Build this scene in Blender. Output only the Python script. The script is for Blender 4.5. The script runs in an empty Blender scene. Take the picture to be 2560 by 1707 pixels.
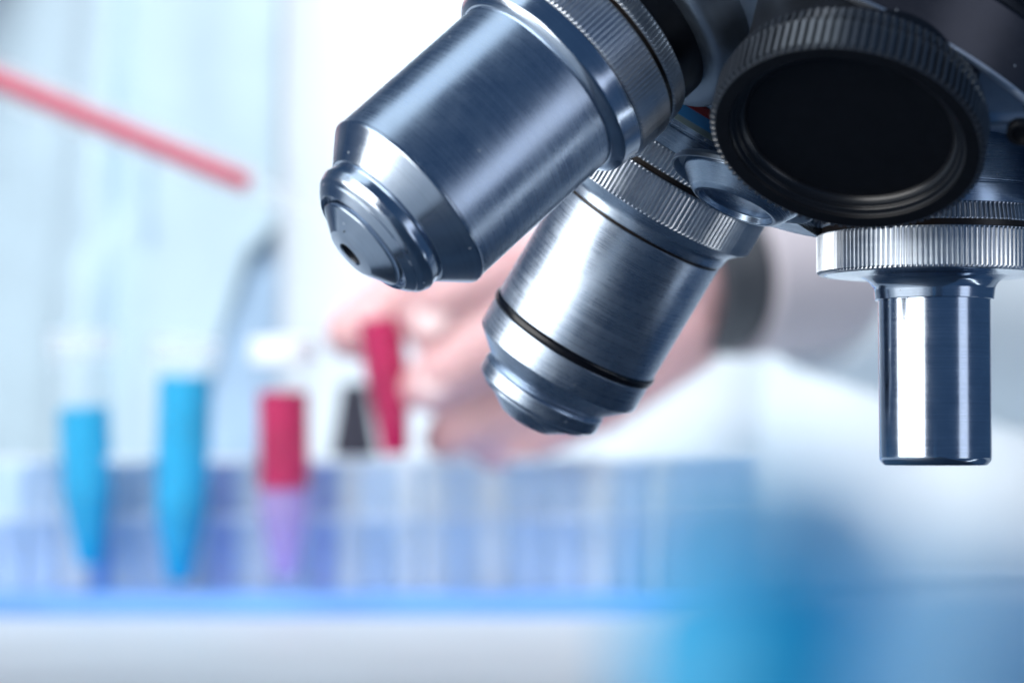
import bpy, bmesh, math, random
from mathutils import Vector, Matrix, Quaternion
from mathutils import noise as mnoise

random.seed(4)
SC = bpy.context.scene
COL = SC.collection
MM = 0.001

# ------------------------------------------------------------------ camera
PITCH = math.radians(2.617)
CAM_H = 0.0425                      # lens height over the bench level
cam_data = bpy.data.cameras.new("camera")
cam = bpy.data.objects.new("camera", cam_data)
COL.objects.link(cam)
cam.location = (0, 0, CAM_H)
cam.rotation_euler = (math.pi / 2 + PITCH, 0, 0)
cam_data.lens = 101.25
cam_data.sensor_width = 36
cam_data.clip_start = 0.01
cam_data.clip_end = 20
cam_data.dof.use_dof = True
cam_data.dof.focus_distance = 0.387
cam_data.dof.aperture_fstop = 0.10125 / 0.0062
SC.camera = cam

# ------------------------------------------------------------------ world and light
W_ = bpy.data.worlds.new("World")
SC.world = W_
W_.use_nodes = True
bgn = W_.node_tree.nodes['Background']
bgn.inputs[0].default_value = (0.024, 0.052, 0.105, 1)
bgn.inputs[1].default_value = 1.35


def area(name, loc, target, sx, sy, power, color=(1, 1, 1), spread=180):
    l = bpy.data.lights.new(name, 'AREA')
    l.shape = 'RECTANGLE'; l.size = sx; l.size_y = sy; l.energy = power; l.color = color
    l.spread = math.radians(spread)
    o = bpy.data.objects.new(name, l); COL.objects.link(o)
    o.location = loc
    d = Vector(target) - Vector(loc)
    o.rotation_euler = d.to_track_quat('-Z', 'Y').to_euler()
    return o


SUBJ = (0.03, 0.40, 0.09)
area('softbox_left', (-0.82, -0.12, 0.26), SUBJ, 1.2, 0.85, 13, (1.0, 0.99, 0.97))
area('softbox_right', (0.72, -0.12, 0.07), SUBJ, 0.30, 0.50, 0.55, (0.80, 0.86, 1.0))
area('overhead_panel', (-0.42, 0.33, 0.82), SUBJ, 0.5, 0.8, 1.7, (0.75, 0.88, 1.0))
area('strip_low_right', (0.45, 0.38, -0.26), SUBJ, 0.035, 0.30, 0.10, (0.85, 0.92, 1.0))
area('background_fill', (-0.10, 0.48, 0.85), (0.0, 1.25, 0.10), 0.9, 0.4, 4.0, (0.93, 0.97, 1.0), 80)  # added fill for coat and rack, spread narrowed to miss the steel
area('background_fill_right', (1.1, 0.95, 0.8), (0.0, 1.6, 0.2), 0.7, 0.9, 4.0, (1.0, 0.99, 1.0), 75)  # added fill that lifts the right background; no window stands there

vs = SC.view_settings
SC.display_settings.display_device = 'sRGB'
vs.view_transform = 'Standard'; vs.look = 'None'; vs.exposure = 0; vs.gamma = 1
SC.render.engine = 'CYCLES'
SC.cycles.use_denoising = True
SC.cycles.max_bounces = 10
SC.cycles.transparent_max_bounces = 16
SC.cycles.caustics_reflective = False
SC.cycles.caustics_refractive = False


# ------------------------------------------------------------------ helpers: frame of the lens -> place
def W(v):                           # mm right / up / away from the lens -> metres in the room
    x, y, z = v
    return Vector((x, z * math.cos(PITCH) - y * math.sin(PITCH),
                   z * math.sin(PITCH) + y * math.cos(PITCH))) * MM + Vector((0, 0, CAM_H))


def WD(v):
    return (W(v) - W((0, 0, 0))).normalized()


def P(px, py, d):                   # a point of the photograph (2560 wide) at d metres
    return W(((px - 1280) / 7200 * d * 1000, (853.5 - py) / 7200 * d * 1000, d * 1000))


def link(name, me, mat, parent=None, smooth=None):
    o = bpy.data.objects.new(name, me)
    COL.objects.link(o)
    if mat: me.materials.append(mat)
    if parent: o.parent = parent
    if smooth is not None:
        me.shade_smooth()
        if smooth < 180: me.set_sharp_from_angle(angle=math.radians(smooth))
    return o


def empty(name, M=None, parent=None):
    o = bpy.data.objects.new(name, None)
    o.empty_display_size = 0.01
    COL.objects.link(o)
    if parent: o.parent = parent
    if M: o.matrix_basis = M
    return o


def tag(o, label=None, cat=None, group=None, kind=None):
    if label: o['label'] = label
    if cat: o['category'] = cat
    if group: o['group'] = group
    if kind: o['kind'] = kind
    return o


def frame(origin, z):
    z = Vector(z).normalized()
    q = z.to_track_quat('Z', 'Y')
    return Matrix.Translation(origin) @ q.to_matrix().to_4x4()


def rounded(prof, rad):
    """profile [(z,r) or (z,r,bevel)] -> list with small arcs and support points"""
    out = []
    n = len(prof)
    for i, p in enumerate(prof):
        b = p[2] if len(p) > 2 else rad
        c = Vector((p[0], p[1]))
        if i in (0, n - 1) or b <= 0:
            out.append(c); continue
        a = Vector(prof[i - 1][:2]); d = Vector(prof[i + 1][:2])
        la, ld = (a - c).length, (d - c).length
        if la < 1e-6 or ld < 1e-6: continue
        bb = min(b, la * .45, ld * .45)
        p0 = c + (a - c) / la * bb; p1 = c + (d - c) / ld * bb
        s0 = c + (a - c) / la * min(bb * 1.25, la * .49); s1 = c + (d - c) / ld * min(bb * 1.25, ld * .49)
        out.append(s0)
        k = 5
        for j in range(k + 1):
            t = j / k
            out.append(p0 * (1 - t) ** 2 + c * 2 * t * (1 - t) + p1 * t ** 2)
        out.append(s1)
    return out


def lathe_mesh(name, prof, segs=160, rad=0.12, s=MM, wob=None):
    pts = rounded(prof, rad)
    verts, faces, rings = [], [], []
    for q in pts:
        if abs(q.y) < 1e-5:
            rings.append([len(verts)]); verts.append((0, 0, q.x * s)); continue
        st = len(verts)
        for k in range(segs):
            a = 2 * math.pi * k / segs
            r = q.y
            verts.append((r * math.cos(a) * s, r * math.sin(a) * s, q.x * s))
        rings.append(list(range(st, st + segs)))
    for A_, B_ in zip(rings, rings[1:]):
        if len(A_) == 1 and len(B_) == 1: continue
        for k in range(segs):
            k2 = (k + 1) % segs
            if len(A_) == 1: faces.append((A_[0], B_[k2], B_[k]))
            elif len(B_) == 1: faces.append((A_[k], A_[k2], B_[0]))
            else: faces.append((A_[k], A_[k2], B_[k2], B_[k]))
    me = bpy.data.meshes.new(name)
    me.from_pydata(verts, [], faces)
    bm = bmesh.new(); bm.from_mesh(me)
    bmesh.ops.remove_doubles(bm, verts=bm.verts, dist=1e-8)
    bmesh.ops.recalc_face_normals(bm, faces=bm.faces)
    bm.to_mesh(me); bm.free()
    return me


def lathe(name, prof, mat, parent=None, segs=160, rad=0.12, s=MM):
    return link(name, lathe_mesh(name, prof, segs, rad, s), mat, parent, 32)


def knurl(name, z0, z1, r, depth, teeth, mat, parent=None, r_in=9.0, cham=0.35, r_end=None, irregular=0.06, duty=(0.02, 0.12, 0.48, 0.60), seed=1):
    """ring with V teeth between z0 (back) and z1 (front)"""
    rnd = random.Random(seed)
    r_end = r if r_end is None else r_end          # outer radius at the back
    zs = [z0, z0, z0 + cham * .2, z0 + cham, z1 - cham, z1 - cham * .2, z1, z1]
    out = [r_in, r_end - depth - .05, r_end - depth + .05, r_end, r, r - depth + .05, r - depth - .05, r_in]
    inn = [r_in, r_end - depth - .05, r_end - depth, r_end - depth, r - depth, r - depth, r - depth - .05, r_in]
    verts, faces = [], []
    n = teeth * 4
    angs, jit = [], []
    for k in range(teeth):
        j = rnd.uniform(-irregular, irregular) * .25
        h = 1 + rnd.uniform(-irregular, irregular)
        for q, f in enumerate(duty):
            angs.append(2 * math.pi * (k + f + j * (1 if q in (0, 1) else 0)) / teeth); jit.append((q, h))
    for i, z in enumerate(zs):
        for k in range(n):
            q, h = jit[k]
            rr = inn[i] + (out[i] - inn[i]) * h if q in (0, 1) else inn[i]
            verts.append((rr * math.cos(angs[k]) * MM, rr * math.sin(angs[k]) * MM, z * MM))
    for i in range(len(zs) - 1):
        for k in range(n):
            k2 = (k + 1) % n
            faces.append((i * n + k, i * n + k2, (i + 1) * n + k2, (i + 1) * n + k))
    me = bpy.data.meshes.new(name)
    me.from_pydata(verts, [], faces)
    bm = bmesh.new(); bm.from_mesh(me)
    bmesh.ops.recalc_face_normals(bm, faces=bm.faces)
    bm.to_mesh(me); bm.free()
    return link(name, me, mat, parent)


def box_mesh(name, lo, hi, bev=0.0, seg=3):
    bm = bmesh.new()
    bmesh.ops.create_cube(bm, size=1)
    lo, hi = Vector(lo), Vector(hi)
    for v in bm.verts:
        v.co = Vector(((lo[i] + hi[i]) / 2 + v.co[i] * (hi[i] - lo[i])) for i in range(3))
    if bev > 0:
        bmesh.ops.bevel(bm, geom=bm.edges[:] + bm.verts[:], offset=bev, segments=seg, profile=.5, affect='EDGES')
    me = bpy.data.meshes.new(name)
    bm.to_mesh(me); bm.free()
    return me


def box(name, lo, hi, mat, parent=None, bev=0.0, seg=3):
    return link(name, box_mesh(name, lo, hi, bev, seg), mat, parent, 40)


# ------------------------------------------------------------------ materials
def new_mat(name):
    m = bpy.data.materials.new(name); m.use_nodes = True
    nt = m.node_tree
    return m, nt, nt.nodes['Principled BSDF']


def N(nt, t, **kw):
    n = nt.nodes.new(t)
    for k, v in kw.items(): setattr(n, k, v)
    return n


def ramp(nt, fac, stops):
    r = N(nt, 'ShaderNodeValToRGB')
    cr = r.color_ramp
    while len(cr.elements) < len(stops): cr.elements.new(0.5)
    for e, (p, c) in zip(cr.elements, stops):
        e.position = p; e.color = c if len(c) == 4 else (*c, 1)
    nt.links.new(fac, r.inputs[0])
    return r.outputs[0]


def metal(name, col, rough=0.2, brushed=0.5, aniso=0.5, line=14000, dust=True, dark=0.85, metallic=1.0, bump=0.25, coat=0.0):
    m, nt, b = new_mat(name)
    L = nt.links.new
    tc = N(nt, 'ShaderNodeTexCoord')
    # turned lines: noise that varies fast along the axis, slowly around it
    mp = N(nt, 'ShaderNodeMapping'); mp.inputs['Scale'].default_value = (28, 28, line)
    L(tc.outputs['Object'], mp.inputs[0])
    n1 = N(nt, 'ShaderNodeTexNoise'); n1.inputs['Scale'].default_value = 1.0; n1.inputs['Detail'].default_value = 3
    L(mp.outputs[0], n1.inputs['Vector'])
    # soft stains
    n2 = N(nt, 'ShaderNodeTexNoise'); n2.inputs['Scale'].default_value = 180; n2.inputs['Detail'].default_value = 6
    n2.inputs['Roughness'].default_value = .65
    L(tc.outputs['Object'], n2.inputs['Vector'])
    c1 = ramp(nt, n1.outputs['Fac'], [(0.25, tuple(x * dark for x in col)), (0.75, tuple(min(1, x * 1.08) for x in col))])
    c2 = ramp(nt, n2.outputs['Fac'], [(0.35, (.82, .84, .88)), (0.62, (1, 1, 1))])
    mx = N(nt, 'ShaderNodeMix', data_type='RGBA', blend_type='MULTIPLY'); mx.inputs[0].default_value = 0.8
    L(c1, mx.inputs[6]); L(c2, mx.inputs[7])
    colout = mx.outputs[2]
    # roughness
    mr = N(nt, 'ShaderNodeMapRange'); mr.inputs[1].default_value = .3; mr.inputs[2].default_value = .7
    mr.inputs[3].default_value = rough * (1 - .35 * brushed); mr.inputs[4].default_value = rough * (1 + .45 * brushed)
    L(n1.outputs['Fac'], mr.inputs[0])
    ad = N(nt, 'ShaderNodeMath', operation='MULTIPLY_ADD'); ad.inputs[1].default_value = rough * .8
    L(n2.outputs['Fac'], ad.inputs[0]); L(mr.outputs[0], ad.inputs[2])
    sb = N(nt, 'ShaderNodeMath', operation='SUBTRACT'); sb.inputs[1].default_value = rough * .4
    L(ad.outputs[0], sb.inputs[0])
    rout = sb.outputs[0]
    if dust:
        vo = N(nt, 'ShaderNodeTexVoronoi'); vo.inputs['Scale'].default_value = 900
        L(tc.outputs['Object'], vo.inputs['Vector'])
        sp = N(nt, 'ShaderNodeSeparateColor'); L(vo.outputs['Color'], sp.inputs[0])
        gate = N(nt, 'ShaderNodeMath', operation='LESS_THAN'); gate.inputs[1].default_value = .035
        L(sp.outputs[0], gate.inputs[0])
        near = N(nt, 'ShaderNodeMath', operation='LESS_THAN'); near.inputs[1].default_value = .13
        L(vo.outputs['Distance'], near.inputs[0])
        mu = N(nt, 'ShaderNodeMath', operation='MULTIPLY'); L(gate.outputs[0], mu.inputs[0]); L(near.outputs[0], mu.inputs[1])
        m2 = N(nt, 'ShaderNodeMix', data_type='RGBA'); L(mu.outputs[0], m2.inputs[0])
        L(colout, m2.inputs[6]); m2.inputs[7].default_value = (.62, .68, .74, 1)
        colout = m2.outputs[2]
        mm = N(nt, 'ShaderNodeMath', operation='SUBTRACT'); mm.inputs[0].default_value = metallic
        mm.use_clamp = True
        L(mu.outputs[0], mm.inputs[1]); L(mm.outputs[0], b.inputs['Metallic'])
    else:
        b.inputs['Metallic'].default_value = metallic
    L(colout, b.inputs['Base Color']); L(rout, b.inputs['Roughness'])
    if aniso:
        tg = N(nt, 'ShaderNodeTangent', direction_type='RADIAL', axis='Z')
        L(tg.outputs[0], b.inputs['Tangent']); b.inputs['Anisotropic'].default_value = aniso
    if bump:
        bp = N(nt, 'ShaderNodeBump'); bp.inputs['Strength'].default_value = bump; bp.inputs['Distance'].default_value = 0.00002
        L(n1.outputs['Fac'], bp.inputs['Height']); L(bp.outputs[0], b.inputs['Normal'])
    if coat:
        b.inputs['Coat Weight'].default_value = coat; b.inputs['Coat Roughness'].default_value = .15
    return m


M_STEEL = metal('turned_steel', (.58, .67, .78), 0.27, aniso=.4, bump=.10, brushed=.35)
M_STEEL2 = metal('brushed_steel', (.60, .69, .80), 0.27, aniso=.6, brushed=.5, bump=.12, line=11000)
M_POLISH = metal('polished_steel', (.66, .74, .84), 0.17, brushed=.3, aniso=.4, bump=.1)
M_CHROME = metal('chromed_steel', (.62, .70, .80), 0.14, brushed=.6, aniso=.5, line=9000, bump=.12)
M_KNURL = metal('knurled_steel', (.84, .89, .95), 0.34, brushed=.2, aniso=0, line=600, bump=0)
M_BOSS = metal('boss_steel', (.42, .52, .64), 0.24, aniso=.4)
M_TURRET = metal('turret_metal', (.40, .48, .57), 0.45, brushed=.1, aniso=0, line=400, bump=.15)
M_WALL = metal('rim_black_lacquer', (.075, .075, .09), 0.30, brushed=.2, aniso=0, line=400, bump=.1, metallic=.6)
M_EDGE = metal('pale_edge_highlight', (.86, .90, .95), 0.42, brushed=.1, aniso=0, line=300, bump=.05)  # pale metal: the turret edge highlight put into the colour
M_HEAD = metal('head_grey_metal', (.45, .58, .70), 0.38, brushed=.1, aniso=0, line=500, bump=.1)


def plain(name, col, rough=.5, metallic=0, noise=.15, scale=300, spec=.5, bump=0.0, dust=False, **kw):
    m, nt, b = new_mat(name)
    L = nt.links.new
    tc = N(nt, 'ShaderNodeTexCoord')
    n = N(nt, 'ShaderNodeTexNoise'); n.inputs['Scale'].default_value = scale; n.inputs['Detail'].default_value = 5
    L(tc.outputs['Object'], n.inputs['Vector'])
    co = ramp(nt, n.outputs['Fac'], [(.3, tuple(c * (1 - noise) for c in col)), (.7, tuple(min(1, c * (1 + noise)) for c in col))])
    if dust:
        vo = N(nt, 'ShaderNodeTexVoronoi'); vo.inputs['Scale'].default_value = 700
        L(tc.outputs['Object'], vo.inputs['Vector'])
        sp = N(nt, 'ShaderNodeSeparateColor'); L(vo.outputs['Color'], sp.inputs[0])
        g = N(nt, 'ShaderNodeMath', operation='LESS_THAN'); g.inputs[1].default_value = .05; L(sp.outputs[0], g.inputs[0])
        q = N(nt, 'ShaderNodeMath', operation='LESS_THAN'); q.inputs[1].default_value = .11; L(vo.outputs['Distance'], q.inputs[0])
        mu = N(nt, 'ShaderNodeMath', operation='MULTIPLY'); L(g.outputs[0], mu.inputs[0]); L(q.outputs[0], mu.inputs[1])
        m2 = N(nt, 'ShaderNodeMix', data_type='RGBA'); L(mu.outputs[0], m2.inputs[0]); L(co, m2.inputs[6])
        m2.inputs[7].default_value = (.16, .18, .21, 1); co = m2.outputs[2]
    L(co, b.inputs['Base Color'])
    b.inputs['Roughness'].default_value = rough; b.inputs['Metallic'].default_value = metallic
    b.inputs['Specular IOR Level'].default_value = spec
    if bump:
        bp = N(nt, 'ShaderNodeBump'); bp.inputs['Strength'].default_value = bump; bp.inputs['Distance'].default_value = 0.0001
        L(n.outputs['Fac'], bp.inputs['Height']); L(bp.outputs[0], b.inputs['Normal'])
    for k, v in kw.items(): b.inputs[k].default_value = v
    return m


M_RUBBER = plain('black_rubber_ring', (.006, .006, .009), .22)
M_CAPG = plain('glossy_black_plastic', (.006, .007, .010), .30, spec=.7)
M_CAP = plain('black_plastic', (.006, .007, .010), .42, spec=.3, dust=False, bump=.25, scale=500)
M_CAPIN = plain('black_plastic_disc', (.009, .011, .015), .42, spec=.45, dust=True, bump=.3, scale=900)
M_RIM = plain('worn_black_ribs', (.028, .034, .045), .34, spec=1.0, dust=True, IOR=1.75)
M_SEAM = plain('dark_seam', (.035, .022, .014), .35)  # dark brown used in seams and grooves
M_DARK = plain('dark_socket', (.03, .035, .045), .35, metallic=.6)
M_LENS = plain('lens_glass', (.01, .02, .05), .25, spec=.5)
M_RED = plain('band_red', (.20, .008, .012), .4, noise=.1)
M_BLUE = plain('band_blue', (.03, .22, .55), .4, noise=.05)
M_GREEN = plain('band_grey_green', (.18, .25, .26), .4, noise=.2)
M_ARM = plain('grey_enamel', (.35, .40, .46), .4)


def clear_plastic(name, col, alpha, rough=.25, trans=0.0):
    m, nt, b = new_mat(name)
    L = nt.links.new
    b.inputs['Base Color'].default_value = (*col, 1)
    b.inputs['Roughness'].default_value = rough
    tr = N(nt, 'ShaderNodeBsdfTransparent')
    mx = N(nt, 'ShaderNodeMixShader'); mx.inputs[0].default_value = alpha
    tl = N(nt, 'ShaderNodeBsdfTranslucent'); tl.inputs[0].default_value = (*col, 1)
    m1 = N(nt, 'ShaderNodeMixShader'); m1.inputs[0].default_value = trans
    L(b.outputs[0], m1.inputs[1]); L(tl.outputs[0], m1.inputs[2])
    L(tr.outputs[0], mx.inputs[1]); L(m1.outputs[0], mx.inputs[2])
    L(mx.outputs[0], nt.nodes['Material Output'].inputs[0])
    return m


# ------------------------------------------------------------------ room: bench, wall, unseen tops added for steel reflections
M_DARK_TOP = plain('unseen_slate', (.035, .07, .12), .55, noise=.2, scale=40)
M_BENCH = plain('bench_white', (.66, .73, .78), .5, noise=.05, scale=15)
M_WALLP = plain('wall_paint', (.70, .76, .80), .8, noise=.03, scale=5)

t = box('unseen_dark_top', (-0.04, -0.10, -0.04), (0.10, 0.557, 0.0), M_DARK_TOP, bev=.003); tag(t, 'unseen dark slate top under the microscope nosepiece, added to darken steel reflections', 'unseen_dark_top', kind='structure')  # unseen; added dark so the steel undersides reflect dark
t = box('bench', (-0.55, 0.56, -0.04), (0.55, 1.172, 0.0), M_BENCH, bev=.002); tag(t, 'white laboratory bench top under the tube rack', 'bench', kind='structure')
t = box('reflector_wing', (-0.9, -0.10, -0.04), (-0.045, 0.5565, 0.0005), M_BENCH, bev=.002); tag(t, 'unseen white wing left of the nosepiece, added to brighten steel reflections', 'bench', kind='structure')  # unseen reflector, added to give the steel pale reflections
t = box('wall', (-2.2, 2.1, -0.6), (0.75, 2.16, 1.3), M_WALLP); tag(t, 'pale wall far behind the bench', 'wall', kind='structure')

# ------------------------------------------------------------------ microscope
APEX = Vector((58.126, 84.187, 400.0))
AX = Vector((-0.38476, -0.90447, -0.18412)).normalized()
D1 = Vector((-0.70149, -0.65093, -0.29019)).normalized()
D2 = Vector((-0.49356, -0.84244, 0.21609)).normalized()
D3 = Vector((0.0, -0.99896, -0.04566)).normalized()
D4 = Vector((-0.223, -0.790, -0.580)).normalized()
BETA = math.radians(24.2)
T0 = 64.0                                            # shoulder of every port, mm from the apex

scope_origin = W(APEX)
scope = empty('microscope', Matrix.Translation(scope_origin))
tag(scope, 'steel microscope nosepiece with three metal objectives and a black port cap', 'microscope')
INV = scope.matrix_basis.inverted()


def port(d):
    return INV @ frame(W(APEX + d * T0), WD(d))


def prof(pts):
    return [((p[0] - T0),) + tuple(p[1:]) for p in pts]


def shoulder(par, tk1, mat_k, seed, boss_mat=M_BOSS, rk=15.5, r2=15.2, tb=65.3, teeth=140, gap=.8):
    """knurled ring ends at tk1; behind it: groove, narrow knurled adapter, socket"""
    tk0 = tk1 - 5.6
    knurl('knurled_ring', tk0 - T0, tk1 - T0, rk, .34, teeth, mat_k, par, seed=seed)
    lathe('groove_washer', prof([(tk0 - gap - .1, 9), (tk0 - gap - .1, rk - .75, .05), (tk0 + .1, rk - .75, .05), (tk0 + .1, 9)]), M_SEAM, par)
    knurl('adapter_ring', tb - T0, tk0 - gap - T0, r2, .32, teeth, mat_k, par, seed=seed + 7, cham=.3, r_end=r2 - .35)
    lathe('socket', prof([(52, 9), (52, 14.2), (tb + .1, 14.2, .2), (tb + .1, 9)]) if boss_mat is M_DARK else prof([(52, 9), (52, 14.2, .1), (63.2, 14.2, .1), (63.3, 13.9, .05), (63.5, 13.9, .05), (63.6, 14.3, .1), (tb + .1, 14.3, .2), (tb + .1, 9)]), boss_mat, par)


# --- left objective (tip towards the lens)
o1 = lathe('objective', prof([(68, 9), (68, 13.3), (101.6, 13.3, .12), (101.75, 13.2)]), M_STEEL, scope)
o1.matrix_basis = port(D1)
tag(o1, 'large steel objective leaning left with its tip towards the viewer')
lathe('bevelled_skirt', prof([(101.3, 9), (101.3, 13.1, 0), (101.62, 13.42, .15), (102.0, 13.42, .2), (105.7, 10.1, .15), (105.9, 9.3, .1), (105.9, 5)]), M_POLISH, o1)
lathe('retaining_ring', prof([(105.8, 5), (105.8, 9.55, 0), (106.15, 9.75, .1), (107.2, 9.95, .06), (107.45, 9.95, .04), (108.5, 9.55, .3), (109.0, 8.9, .06), (109.15, 8.9, .04), (110.05, 7.75, .06), (109.7, 7.4, .08), (109.1, 7.35, .1), (109.0, 5)]), M_POLISH, o1)
lathe('nose_cone', prof([(109.0, 5), (109.1, 6.75, 0), (110.4, 6.7, .12), (112.2, 3.6, .12), (112.35, 1.9, .08), (112.2, 1.7, 0)]), M_POLISH, o1)
lathe('lens_mount', prof([(112.2, 1.72), (112.0, 1.6, .05), (111.4, 1.5, 0), (111.4, 1.0)]), M_DARK, o1, 64)
lathe('front_lens', prof([(111.45, 1.7), (111.62, 1.0, 0), (111.7, 0.0)]), M_LENS, o1, 48)
ppin = lathe('spring_pin', [(0, 0.0), (.25, .3, .1), (.25, .0)], M_SEAM, o1, 20)
ppin.matrix_basis = Matrix.Translation(Vector((2.9, 3.1, 111.6 - T0)) * MM) @ Quaternion((1, 1, 0), .6).to_matrix().to_4x4()
lathe('collar', prof([(78.35, 9), (78.35, 13.28, 0), (78.3, 13.6, .2), (77.9, 14.3, .5), (77.3, 14.95, .3), (76.2, 15.05, .8), (74.5, 15.25, .1), (74.5, 9)]), M_POLISH, o1)
shoulder(o1, 74.4, M_KNURL, 3, M_DARK, tb=65.4)  # dark socket material stands in for the dark that it reflects

lathe('mount_plate', prof([(50, 9), (50, 18.5), (61.2, 17.6, 1.6), (61.6, 14.0, .1), (61.6, 9)]), M_TURRET, o1)

# --- middle objective (tip away from the lens, black rubber ring)
o2 = lathe('objective', prof([(79.7, 9), (79.7, 12.95, .1), (98.6, 12.95, .1), (98.6, 12.3)]), M_STEEL2, scope)
o2.matrix_basis = port(D2)
tag(o2, 'steel objective with a black rubber ring, pointing down between the other two')
lathe('o_ring', prof([(98.35, 11), (98.35, 12.9, .1), (98.7, 13.25, .35), (99.5, 13.25, .35), (99.85, 12.9, .1), (99.85, 11)]), M_RUBBER, o2, rad=.2)
lathe('lower_barrel', prof([(99.7, 11), (99.8, 12.95, .1), (103.9, 12.98, .15), (106.9, 9.8, .12), (107.2, 9.2, .1), (107.3, 5)]), M_STEEL2, o2)
lathe('retaining_ring', prof([(107.1, 5), (107.1, 9.1, 0), (107.9, 9.75, .15), (109.8, 9.75, .1), (110.2, 9.3, .08), (110.25, 8.6, .06), (110.85, 8.5, .08), (111.05, 8.2, .05), (111.05, 7.4, .08), (110.9, 5)]), M_STEEL2, o2)
lathe('nose_cone', prof([(110.8, 5), (111.0, 7.2, 0), (111.5, 7.0, .3), (113.5, 4.2, .3), (113.7, 2.4, .1), (113.2, 1.8), (113.1, .0)]), M_STEEL, o2)
lathe('collar', prof([(79.6, 9), (79.3, 12.85, .05), (79.2, 13.1, .1), (77.6, 13.3, .5), (76.7, 14.2, .4), (76.0, 14.9, .1), (76.0, 9)]), M_STEEL, o2)
lathe('seam_ring', prof([(79.1, 9), (79.1, 12.75, .05), (79.75, 12.75, .05), (79.75, 9)]), M_SEAM, o2)
shoulder(o2, 76.0, M_KNURL, 11, M_BOSS, tb=66.5)

for ta, tb_, ra, mt, lb in ((61.5, 62.4, 14.6, M_GREEN, 'grey green band'), (59.9, 61.5, 15.0, M_BLUE, 'blue band'), (58.7, 59.9, 15.4, M_RED, 'dark red band')):  # three flat coloured rings round the socket
    lathe('colour_band', prof([(ta, 9), (ta, ra, .1), (tb_, ra, .1), (tb_, 9)]), mt, o2)['label'] = lb

# --- right objective (slim, straight down)
o3 = lathe('objective', prof([(70, 5), (70, 7.72), (100.6, 7.66, .55), (101.3, 7.0, .25), (101.3, 5.6, .1), (100.6, 5.3, .1), (100.3, 0)]), M_CHROME, scope)
o3.matrix_basis = port(D3)
tag(o3, 'slim chromed objective pointing straight down at the right')
lathe('front_lens', prof([(100.35, 5.2), (100.6, 2.5, 0), (100.7, 0.0)]), M_LENS, o3, 64)
lathe('collar', prof([(78.6, 5), (78.6, 8.15, .1), (76.9, 8.35, .4), (75.9, 9.0, .6), (75.4, 10.2, .4), (75.2, 14.9, .15), (75.0, 15.2, .1), (75.0, 5)]), M_CHROME, o3)
shoulder(o3, 75.1, M_KNURL, 21, M_BOSS, rk=16.1, r2=15.6, tb=66.2)

# --- black cap in the port that faces the lens
pc = lathe('port_cap', prof([(72.66, 16.45), (72.76, 16.2, .08), (72.76, 14.6, .12), (72.3, 14.45, .1), (70.9, 14.4), (70.7, 13.2), (70.6, 12.7, .2), (70.5, 10), (70.45, 0)]), M_CAP, scope, rad=.15)
pc.matrix_basis = INV @ frame(W(APEX + D4 * (T0 + 2.7)), WD(D4)) @ Matrix.Scale(1.01, 4)
tag(pc, 'large black ribbed cap closing the port nearest the viewer')
lathe('inner_lip', prof([(72.5, 14.6), (72.2, 14.35, .2), (72.0, 13.75, .25), (71.55, 13.7, .12), (71.5, 13.4, .2), (71.1, 12.9, .3), (70.5, 12.7)]), M_CAPG, pc, rad=.15)
knurl('ribbed_rim', 68.1 - T0, 72.72 - T0, 17.0, .60, 98, M_RIM, pc, r_in=16.0, cham=.18, duty=(.02, .44, .56, .92), seed=5)
knurl('adapter_ring', 65.6 - T0, 67.8 - T0, 16.5, .45, 98, M_RIM, pc, r_in=12, cham=.25, duty=(.02, .4, .55, .9), seed=6, r_end=16.2)
lathe('groove_washer', prof([(67.5, 9), (67.5, 16.1, .05), (68.3, 16.1, .05), (68.3, 9)]), M_CAP, pc)
lathe('socket', prof([(52, 9), (52, 14.6), (65.8, 14.6, .2), (65.8, 9)]), M_DARK, pc)

# --- revolving turret, head and arm, in the turret's own frame (z along its axis, from the apex)
TUR = INV @ frame(W(APEX), WD(AX))
CONST = 58.4


def cone_h(rho):
    return (CONST - rho * math.sin(BETA)) / math.cos(BETA)


RIM = 54.2
tp = [(30, 20), (44, 39.3), (45.4, 39.3, .2), (45.6, 41.2, .3), (RIM - .8, 41.5, .15), (RIM, 41.1, .25)]
tp += [(RIM - .1, 39.2, .8), (cone_h(33.5), 33.5, 2)] + [(cone_h(r), r, 0) for r in (28, 20, 10, 6)]
tp += [(cone_h(4.6) + 1, 4.6, .8), (68.6, 4.6, .3), (69.3, 9.8, .3), (69.9, 10.25, .1), (70.6, 10.25, .1), (70.6, 9.95, .1), (69.6, 9.6, .1), (69.4, 8.9, .1), (69.4, 0)]
turret = lathe('turret', tp, M_TURRET, scope, 220)
turret.matrix_basis = TUR
tag(turret, 'dark metal revolving turret with its edge highlight built as a pale ring')
hb = 69.3
lathe('centre_boss', [(hb, 5), (hb + .3, 8.7, .1), (hb + 1.0, 8.6, .2), (hb + 3.4, 6.6, .25), (hb + 3.9, 5.9, .2), (hb + 3.9, 5.35, .1), (hb + 3.0, 5.15, .15), (hb + 2.95, 0)], M_BOSS, turret, 120)

# web that braces the hub, between the middle and the right port
Minv = TUR.inverted()
v1 = (Minv @ o1.matrix_basis).translation; v4 = (Minv @ pc.matrix_basis).translation
am = math.atan2((v1.normalized() + v4.normalized()).y, (v1.normalized() + v4.normalized()).x)


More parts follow.
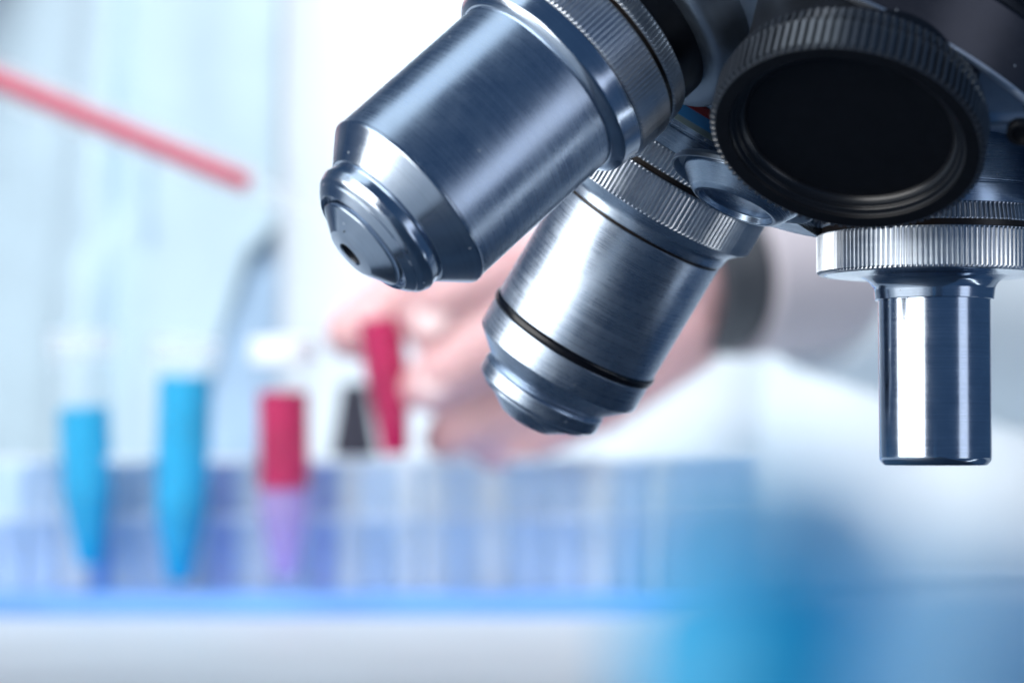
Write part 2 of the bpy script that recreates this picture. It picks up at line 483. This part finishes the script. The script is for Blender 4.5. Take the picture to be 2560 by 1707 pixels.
def sector(name, ra, rb, ha, hb_, half, mat, base=None):
    vs_, fs = [], []
    n = 40
    for k in range(n + 1):
        a = am + math.radians(half) * (2 * k / n - 1)
        ca, sa = math.cos(a) * MM, math.sin(a) * MM
        for r, h in ((ra, ha), (rb, hb_), (rb, cone_h(rb) - 1), (ra, cone_h(ra) - 1)):
            vs_.append((r * ca, r * sa, h * MM))
    for k in range(n):
        a, b = 4 * k, 4 * k + 4
        for q in range(4):
            q2 = (q + 1) % 4
            fs.append((a + q, b + q, b + q2, a + q2))
    fs += [(0, 1, 2, 3), (4 * n + 3, 4 * n + 2, 4 * n + 1, 4 * n)]
    me = bpy.data.meshes.new(name); me.from_pydata(vs_, [], fs)
    bm = bmesh.new(); bm.from_mesh(me); bmesh.ops.recalc_face_normals(bm, faces=bm.faces); bm.to_mesh(me); bm.free()
    return link(name, me, mat, turret, 30)


am += math.pi
sector('web', 4.0, 17.0, 70.3, 69.6, 22, M_BOSS)

# stop plate with a screw at the right
TI = (scope.matrix_basis @ TUR).inverted()
sp_ = link('stop_plate', box_mesh('stop_plate', (-.0045, -.0008, -.0011), (.0045, .0008, .0011), .0003), M_TURRET, turret, 40)
sp_.matrix_basis = TI @ Matrix.Translation(P(2540, 300, .356)) @ Matrix.Rotation(math.radians(-14), 4, 'X') @ Matrix.Rotation(math.radians(90), 4, 'X')
sc_ = lathe('screw', [(0, 0), (0, 1.7, .2), (1.4, 1.7, .3), (1.5, 1.1, .1), (.9, .9, .1), (.9, 0)], M_CAP, turret, 40)
sc_.matrix_basis = TI @ frame(P(2552, 322, .353), WD((-.2, -.6, -.75)))

# side wall of the turret, a lacquered sleeve its edge highlight added as a pale ring
sl = lathe('turret_sleeve', [(RIM + .25, 41.0, 0), (RIM - .3, 41.5, .1), (46.2, 42.2, .3), (45.9, 41.9, .1), (45.9, 39.0)], M_WALL, turret, 220)
edge = lathe('edge_highlight', [(RIM - .1, 40.4, 0), (RIM + .38, 40.75, .1), (RIM + .38, 41.15, .12), (RIM - .05, 41.56, .1), (RIM - .4, 41.5, 0)], M_EDGE, turret, 220)
lathe('bearing_ring', [(45, 38), (45, 40.2, .1), (43.6, 40.3, .1), (43.6, 38)], M_DARK, turret, 200)
head = lathe('head', [(43.7, 38), (43.7, 42.4, .4), (36, 43.4, 1), (20, 43.4, 3), (8, 36, 4), (6, 0)], M_HEAD, scope, 200)
head.matrix_basis = TUR

# detent plate with a screw at the right of the turret
apx = Matrix.Translation(scope_origin)


def tubebox(name, a, b, w, h, mat, parent, bev=.004):
    a, b = Vector(a), Vector(b)
    d = b - a
    me = box_mesh(name, (-w / 2, -h / 2, 0), (w / 2, h / 2, d.length), bev)
    o = link(name, me, mat, parent, 40)
    o.matrix_basis = INV @ frame(a, d)
    return o


a0 = scope_origin + Vector((0, .01, .035))
tubebox('arm', a0, (0.30, 0.80, 0.235), .07, .05, M_ARM, scope, .012)
tubebox('column', (0.30, 0.80, 0.26), (0.30, 0.80, 0.012), .06, .06, M_ARM, scope, .012)
bs = link('foot', box_mesh('foot', (-.08, -.09, 0), (.08, .12, .024), .008), M_ARM, scope, 40)
bs.matrix_basis = INV @ Matrix.Translation((0.30, 0.80, 0.0))

# ------------------------------------------------------------------ tubes
M_TUBE = clear_plastic('tube_plastic', (.88, .94, .98), .035, .3, .5)
M_CAPW = plain('white_cap', (.88, .90, .92), .4, noise=.02)
M_LBLUE = plain('blue_liquid', (.003, .35, .62), .6, spec=.15, noise=.12, scale=60)
M_CAPC = clear_plastic('clear_cap', (.90, .94, .97), .35, .3, .4)
M_LRED = plain('red_liquid', (.44, .001, .075), .6, spec=.15, noise=.25, scale=70)
M_LRED2 = plain('held_red_liquid', (.44, .001, .075), .6, spec=.15, noise=.3, scale=70)


M_TINT = clear_plastic('violet_reflection', (.70, .44, .86), .5, .4, .4)  # pink-violet reflection below the red liquid, put into the colour


def tube(name, top, bot, r, level, liquid, label, cap=True, cone=.32, tint=None, tipr=.42):
    top, bot = Vector(top), Vector(bot)
    Lh = (top - bot).length
    t = empty(name, frame(bot, top - bot))
    tag(t, label, 'test tube', 'test tubes of coloured liquid')
    z1 = Lh * cone
    lathe('shell', [(0, 0), (0, r * tipr, .001), (z1, r, .003), (Lh, r, 0), (Lh, r * .93, 0), (z1, r * .93, .003), (.001, r * (tipr - .05))], M_TUBE, t, 48, 0.0005, 1.0)
    lo = Lh * level[0]; hi = Lh * level[1]
    rl = lambda z: r * .86 if z > z1 else r * (tipr - .04 + (.9 - tipr) * z / z1)
    pr = [(lo, 0), (lo, rl(lo))] + ([(z1, r * .86)] if lo < z1 < hi else []) + [(hi, rl(hi)), (hi, 0)]
    if tint: lathe('reflection_tip', [(0, 0), (0, r * (tipr - .03)), (min(z1, lo) - .0005, rl(min(z1, lo))), (lo - .0003, rl(lo)), (lo - .0003, 0)], tint, t, 48, 0.0005, 1.0)
    lq = lathe('liquid', pr, liquid, t, 48, 0.0008, 1.0)
    if cap:
        lathe('cap', [(Lh - .002, r * .9), (Lh - .002, r * 1.16, .001), (Lh + .006, r * 1.16, .001), (Lh + .0065, 0)], M_CAPC if liquid is M_LBLUE else M_CAPW, t, 48, 0.0005, 1.0)
    return t


TD = .88
tube('test_tube', P(204, 876, TD), P(226, 1410, TD), .0090, (.0, .735), M_LBLUE, 'test tube of blue liquid at the far left of the rack, filled lowest')
tube('test_tube', P(465, 893, TD), P(447, 1452, TD), .0094, (.0, .915), M_LBLUE, 'test tube of blue liquid filled almost to its clear cap, second tube from the left')
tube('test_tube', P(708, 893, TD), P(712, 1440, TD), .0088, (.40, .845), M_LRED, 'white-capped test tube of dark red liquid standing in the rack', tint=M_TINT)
tube('test_tube', P(948, 785, TD - .012), P(990, 1135, TD - .012), .0076, (.0, .97), M_LRED2, 'uncapped tapering test tube of red liquid held between fingers', cap=False, cone=.6, tipr=.58)

# ------------------------------------------------------------------ rack
M_RACK = clear_plastic('rack_plastic', (.72, .86, 1.0), .88, .35, .35)
M_RACKB = plain('rack_blue', (.16, .37, .80), .45, noise=.12, scale=25)
M_RACKV = clear_plastic('rack_violet_reflection', (.62, .72, 1.0), .75, .3, .35)  # violet ribs: reflections of the tubes put into the rack colour
M_RACKL = clear_plastic('rack_light_rib', (.92, .97, 1.0), .75, .3, .35)
M_PINK = clear_plastic('pink_reflection', (.75, .42, .80), .75, .3, .35)
zt = P(0, 1143, TD).z
xl, xr = P(-260, 0, TD).x, P(1900, 0, TD).x
rack = empty('tube_rack', Matrix.Translation((0, 0.0, 0.0)))
tag(rack, 'long translucent blue tube rack standing on the white bench', 'tube rack')
y0, y1 = TD - .016, TD + .016
box('back_panel', (xl, y1, .0065), (xr, y1 + .002, zt - .0017), M_RACK, rack)
box('base', (xl, y0 - .006, 0), (xr, y1 + .004, .0065), M_RACKB, rack, bev=.0012)
holes = [P(x, 0, TD).x for x in (-40, 204, 455, 708, 950, 1190, 1430)]
px = xl
for hx in holes + [xr + .0095]:
    if hx - .0095 > px:
        box('top_bar', (px, y0 + .002, zt - .0016), (hx - .0095, y1 - .0005, zt), M_RACKL, rack)
    px = hx + .0095
box('back_rail', (xl, y1 - .0004, zt - .0016), (xr, y1 + .003, zt + .0002), M_RACKL, rack)
rr = random.Random(8)
x = xl + .004
i = 0
while x < xr - .008:
    w = rr.uniform(.004, .010)
    m = rr.choice([M_RACK, M_RACKL, M_RACKV, M_RACKL, M_RACKB if rr.random() < .25 else M_RACK])
    lean = rr.uniform(-.004, .004)
    o = box('rib', (0, y1 - .0022, .0066), (w, y1 - .0004, zt - .0018), m, rack)
    o.location.x = x
    x += w + rr.uniform(.001, .005)

zm = P(0, 1300, TD).z
box('middle_shelf', (xl, y1 - .010, zm), (xr, y1 - .0023, zm + .0016), M_RACKL, rack)
# ------------------------------------------------------------------ pipette
M_GLASSP = clear_plastic('pipette_plastic', (.93, .96, .98), .08, .2, .5)
M_REDP = plain('pipette_red', (.50, .003, .05), .35, noise=.1, scale=50)
pa, pb = P(-600, -45, TD + .02), P(830, 545, TD + .02)
pip = empty('pipette', frame(pb, pa - pb))
tag(pip, 'plastic pipette holding a red column, slanting down from the upper left', 'pipette')
LP = (pa - pb).length
lathe('barrel', [(0, .0010), (.012, .0022, .001), (.030, .0062, .003), (LP, .0076, 0), (LP, .0070, 0), (.030, .0055, .003), (0, .0006)], M_GLASSP, pip, 40, .0005, 1.0)
lathe('red_column', [(.0275, 0), (.0282, .0030, .001), (LP, .0034, 0), (LP, 0)], M_REDP, pip, 40, .0008, 1.0)

# ------------------------------------------------------------------ dark cone added behind the rack for the shadowed patch by the thumb
M_SHADE = plain('shade_dark', (.02, .02, .035), .8)
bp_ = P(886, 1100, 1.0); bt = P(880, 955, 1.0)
db = empty('shade_cone', Matrix.Translation((bp_.x, 1.0, 0)))
tag(db, 'dark grey cone behind the rack, added for the shadowed patch between the red tubes', 'shade_cone')
lathe('body', [(0, 0), (0, .0125, .001), (.040, .0098, .002), (bt.z - .012, .0060, .002), (bt.z - .006, .0052), (bt.z - .006, 0)], M_SHADE, db, 48, .0005, 1.0)
lathe('cone_tip', [(bt.z - .006, .0048), (bt.z - .001, .0048, .001), (bt.z, 0)], M_SHADE, db, 32, .0005, 1.0)

# ------------------------------------------------------------------ person
M_SKIN = plain('skin', (.70, .41, .41), .5, noise=.14, scale=35, **{'Subsurface Weight': .15, 'Subsurface Scale': .004})
M_COAT = plain('coat_cloth', (.61, .67, .715), .9, noise=.03, scale=40)
M_COATB = plain('coat_cloth_shaded', (.48, .61, .68), .9, noise=.05, scale=30)  # same coat on its dimmer side, shade put into the cloth colour
M_NAVY = plain('navy_shirt', (.36, .50, .66), .9, noise=.15, scale=40)
M_WATCH = plain('watch_strap', (.045, .05, .06), .5)
M_HAIR = plain('hair', (.05, .03, .02), .6)
HD = .885


def capsule(bm, a, b, ra, rb, seg=14):
    a, b = Vector(a), Vector(b)
    d = (b - a); L_ = d.length
    R = d.to_track_quat('Z', 'Y').to_matrix().to_4x4()
    rings = []
    for k in range(5): rings.append((-math.cos(k / 4 * math.pi / 2) * ra, math.sin(k / 4 * math.pi / 2) * ra))
    for k in range(5): rings.append((L_ + math.sin(k / 4 * math.pi / 2) * rb, math.cos(k / 4 * math.pi / 2) * rb))
    vr = []
    for z, r in rings:
        if r < 1e-6:
            vr.append([bm.verts.new(a + (R @ Vector((0, 0, z))))]); continue
        vr.append([bm.verts.new(a + (R @ Vector((r * math.cos(q * 2 * math.pi / seg), r * math.sin(q * 2 * math.pi / seg), z)))) for q in range(seg)])
    for A_, B_ in zip(vr, vr[1:]):
        for q in range(seg):
            q2 = (q + 1) % seg
            if len(A_) == 1: bm.faces.new((A_[0], B_[q2], B_[q]))
            elif len(B_) == 1: bm.faces.new((A_[q], A_[q2], B_[0]))
            else: bm.faces.new((A_[q], A_[q2], B_[q2], B_[q]))


def chain(bm, pts):
    for (a, ra), (b, rb) in zip(pts, pts[1:]): capsule(bm, a, b, ra, rb)


def H(px, py, off=0.0): return P(px, py, HD + off)


person = empty('person', Matrix.Translation((0.10, 1.30, -0.60)))
tag(person, 'person in a pale laboratory coat holding up a red tube, wearing a dark watch', 'person')
pinv = person.matrix_basis.inverted()
bm = bmesh.new()
# trunk, neck, head (above the picture), right arm out of the picture
chain(bm, [((.10, 1.36, -.60), .13), ((.10, 1.37, .10), .13), ((.10, 1.37, .38), .15), ((.10, 1.38, .50), .07), ((.10, 1.37, .62), .055)])
capsule(bm, (.10, 1.35, .66), (.10, 1.335, .76), .080, .092)
chain(bm, [((.10, 1.37, .44), .07), ((.29, 1.37, .42), .055), ((.36, 1.25, .17), .042), (H(2350, 700, .07), .036), (H(1960, 650, .02), .025), (H(1720, 680, 0), .0205)])
chain(bm, [((.10, 1.37, .44), .07), ((-.11, 1.37, .42), .055), ((-.40, 1.15, .24), .042), (P(-1000, -150, .95), .03), (P(-700, -80, .91), .024)])
# palm
for (y, o_, x) in ((700, .004, 1430), (800, .000, 1450), (900, .000, 1470), (990, .004, 1490)):
    capsule(bm, H(1680, 700 + (y - 700) * .35, 0), H(x, y, o_), .019, .0125)
# four fingers and the thumb, unequal and bent, closing on the tube
chain(bm, [(H(1430, 705, .000), .0108), (H(1240, 680, -.020), .0094), (H(1110, 745, -.026), .0088), (H(1050, 800, -.018), .0080)])      # index
chain(bm, [(H(1450, 830, -.004), .0112), (H(1270, 845, -.024), .0100), (H(1125, 922, -.028), .0088), (H(1055, 970, -.018), .0080)])     # middle
chain(bm, [(H(1470, 930, -.002), .0108), (H(1320, 985, -.014), .0088), (H(1190, 1055, -.014), .0082), (H(1110, 1095, -.006), .0074)])   # ring
chain(bm, [(H(1490, 1010, .002), .0098), (H(1400, 1060, -.008), .0084), (H(1300, 1100, -.008), .0076), (H(1230, 1125, -.002), .0068)])  # little
chain(bm, [(H(1560, 690, .016), .015), (H(1300, 655, .026), .0125), (H(1060, 700, .026), .0112), (H(885, 830, .012), .0096)])           # thumb, behind the tube
# left hand fingers on the pipette (outside the picture)
for k in range(4):
    chain(bm, [(P(-680, -60 + 18 * k, .91), .013), (P(-590, -60 + 50 * k, .89), .0085), (P(-520, -70 + 45 * k, .875), .0075)])
chain(bm, [(P(-660, 20, .93), .012), (P(-560, 50, .925), .009), (P(-500, 30, .915), .0078)])
# face relief
capsule(bm, (.10, 1.245, .735), (.10, 1.236, .71), .008, .012)
for s in (-1, 1): capsule(bm, (.10 + s * .082, 1.34, .73), (.10 + s * .084, 1.345, .69), .014, .008)
me = bpy.data.meshes.new('body'); bm.to_mesh(me); bm.free()
body = link('body', me, M_SKIN, person); body.matrix_basis = pinv
md = body.modifiers.new('remesh', 'REMESH'); md.mode = 'VOXEL'; md.voxel_size = .0026; md.use_smooth_shade = True
md = body.modifiers.new('smooth', 'SMOOTH'); md.factor = .6; md.iterations = 5
for s in (-1, 1):
    e = lathe('eye', [(-.011, 0), (-.0078, .0078, .001), (0, .011, .004), (.0078, .0078, .001), (.011, 0)], M_CAPW, person, 24, .001, 1.0)
    e.matrix_basis = pinv @ Matrix.Translation((.10 + s * .031, 1.255, .735))
# nails
M_NAIL = plain('nail', (.86, .62, .60), .25, noise=.03)
for (a, b_) in (((1075, 790), -.0305), ((1085, 945), -.0315)):
    n_ = lathe('fingernail', [(-.0012, 0), (-.0012, .0062, .001), (.0006, .0056, .001), (.0010, 0)], M_NAIL, person, 24, .0005, 1.0)
    n_.matrix_basis = pinv @ frame(H(a[0], a[1], b_), (-.35, -1, .1))
hair = lathe('hair', [(-.03, .094, .01), (.03, .104, .02), (.085, .085, .02), (.115, .03, .02), (.118, 0)], M_HAIR, person, 48, .01, 1.0)
hair.matrix_basis = pinv @ Matrix.Translation((.10, 1.365, .745))
# watch
wst = lathe('watch', [(-.011, .0225), (-.011, .0255, .001), (.011, .0262, .001), (.011, .0225)], M_WATCH, person, 64, .001, 1.0)
wst.matrix_basis = pinv @ frame(H(1755, 685, .003), H(1740, 690, 0) - H(1960, 650, .02))


M_CUFF = plain('inner_cuff', (.52, .47, .50), .8, noise=.05)
cf = lathe('cuff', [(-.006, .024), (-.006, .0275, .002), (.05, .033, .01), (.05, .028)], M_CUFF, person, 64, .001, 1.0)
cf.matrix_basis = pinv @ frame(H(1850, 668, .009), H(1960, 650, .02) - H(1740, 690, 0))


# coat: two front panels and a shirt behind the opening
def cloth(name, x0, x1, z0, z1, ybase, mat, seed, amp=1.0, nx=90, nz=60, thick=.004):
    me = bpy.data.meshes.new(name)
    vs_, fs = [], []
    rnd = random.Random(seed)
    xr0, xr1 = (x0(1) if callable(x0) else x0), (x1(1) if callable(x1) else x1)
    folds = [(rnd.uniform(xr0, xr1), rnd.uniform(.010, .026), rnd.uniform(-.016, .016), rnd.uniform(-.12, .12)) for _ in range(int((xr1 - xr0) / .028))]
    for j in range(nz):
        v = j / (nz - 1)
        for i in range(nx):
            u = i / (nx - 1)
            xa = x0(v) if callable(x0) else x0
            xb = x1(v) if callable(x1) else x1
            X = xa + (xb - xa) * u; Z = z0 + (z1 - z0) * v
            y = ybase + .9 * (X - .10) ** 2
            for fx, fw, fa, fl in folds:
                y += amp * fa * math.exp(-((X - fx - fl * (Z - .15)) / fw) ** 2)
            y += amp * .010 * mnoise.noise(Vector((X * 9, Z * 6, seed)))
            vs_.append((X, y, Z))
    for j in range(nz - 1):
        for i in range(nx - 1):
            a = j * nx + i
            fs.append((a, a + 1, a + nx + 1, a + nx))
    me.from_pydata(vs_, [], fs)
    o = link(name, me, mat, person, 180); o.matrix_basis = pinv
    md = o.modifiers.new('thick', 'SOLIDIFY'); md.thickness = thick; md.offset = 1
    return o


c = cloth('coat_panel', -.34, lambda v: -.110 - .034 * max(0, min(1, (.145 - (-.5 + .94 * v)) / .10)) + (.016 if v > .69 else 0), -.5, .44, 1.20, M_COATB, 3, .85); c['label'] = 'left front panel of the coat, its dimmer light put into a bluer colour'
c = cloth('coat_panel', lambda v: -.096, .46, -.5, .44, 1.19, M_COAT, 12, .9, 130); c['label'] = 'white right front panel of the coat'
cloth('shirt', -.16, -.06, -.5, .44, 1.211, M_NAVY, 5, .3, 20)
# sleeve behind the wrist
slv = lathe('sleeve', [(-.01, .029), (-.01, .036, .003), (.06, .046, .01), (.22, .062, 0), (.22, .05)], M_COAT, person, 64, .002, 1.0)
sd = H(2350, 700, .07) - H(1960, 650, .02)
slv.matrix_basis = pinv @ frame(H(2110, 655, .035), sd)

# ------------------------------------------------------------------ blurred things just in front of the lens
M_CB = plain('vial_blue', (.015, .38, .70), .45, noise=.15, scale=60)
M_CL = clear_plastic('vial_pale_lid', (.26, .68, .94), .72, .3, .5)
M_CL2 = clear_plastic('vial_frost', (.30, .68, .96), .68, .3, .4)


def vial(px, top, neck, width, d, label, body_m, lid_m):
    p = P(px, top, d); q = P(px, neck, d)
    e = empty('vial', Matrix.Translation((p.x, p.y, 0)))
    tag(e, label, 'vial', 'out of focus blue vials')
    r = width / 2 / 7200 * d
    lathe('body', [(0, 0), (0, r, .001), (q.z - r * .3, r, r * .3), (q.z, r * .7, r * .2), (q.z, 0)], body_m, e, 48, .0005, 1.0)
    lathe('lid', [(q.z + .0001, 0), (q.z + .0001, r * .97, .0005), (q.z + (p.z - q.z) * .5, r * .93, r * .4), (p.z, r * .5, r * .2), (p.z, 0)], lid_m, e, 48, .0005, 1.0)


vial(1925, 1150, 1410, 720, .102, 'large out of focus blue vial with a pale lid, low centre right', M_CB, M_CL)
vial(2470, 1360, 1580, 700, .095, 'out of focus pale blue vial in the lower right corner', M_CL2, M_CL2)
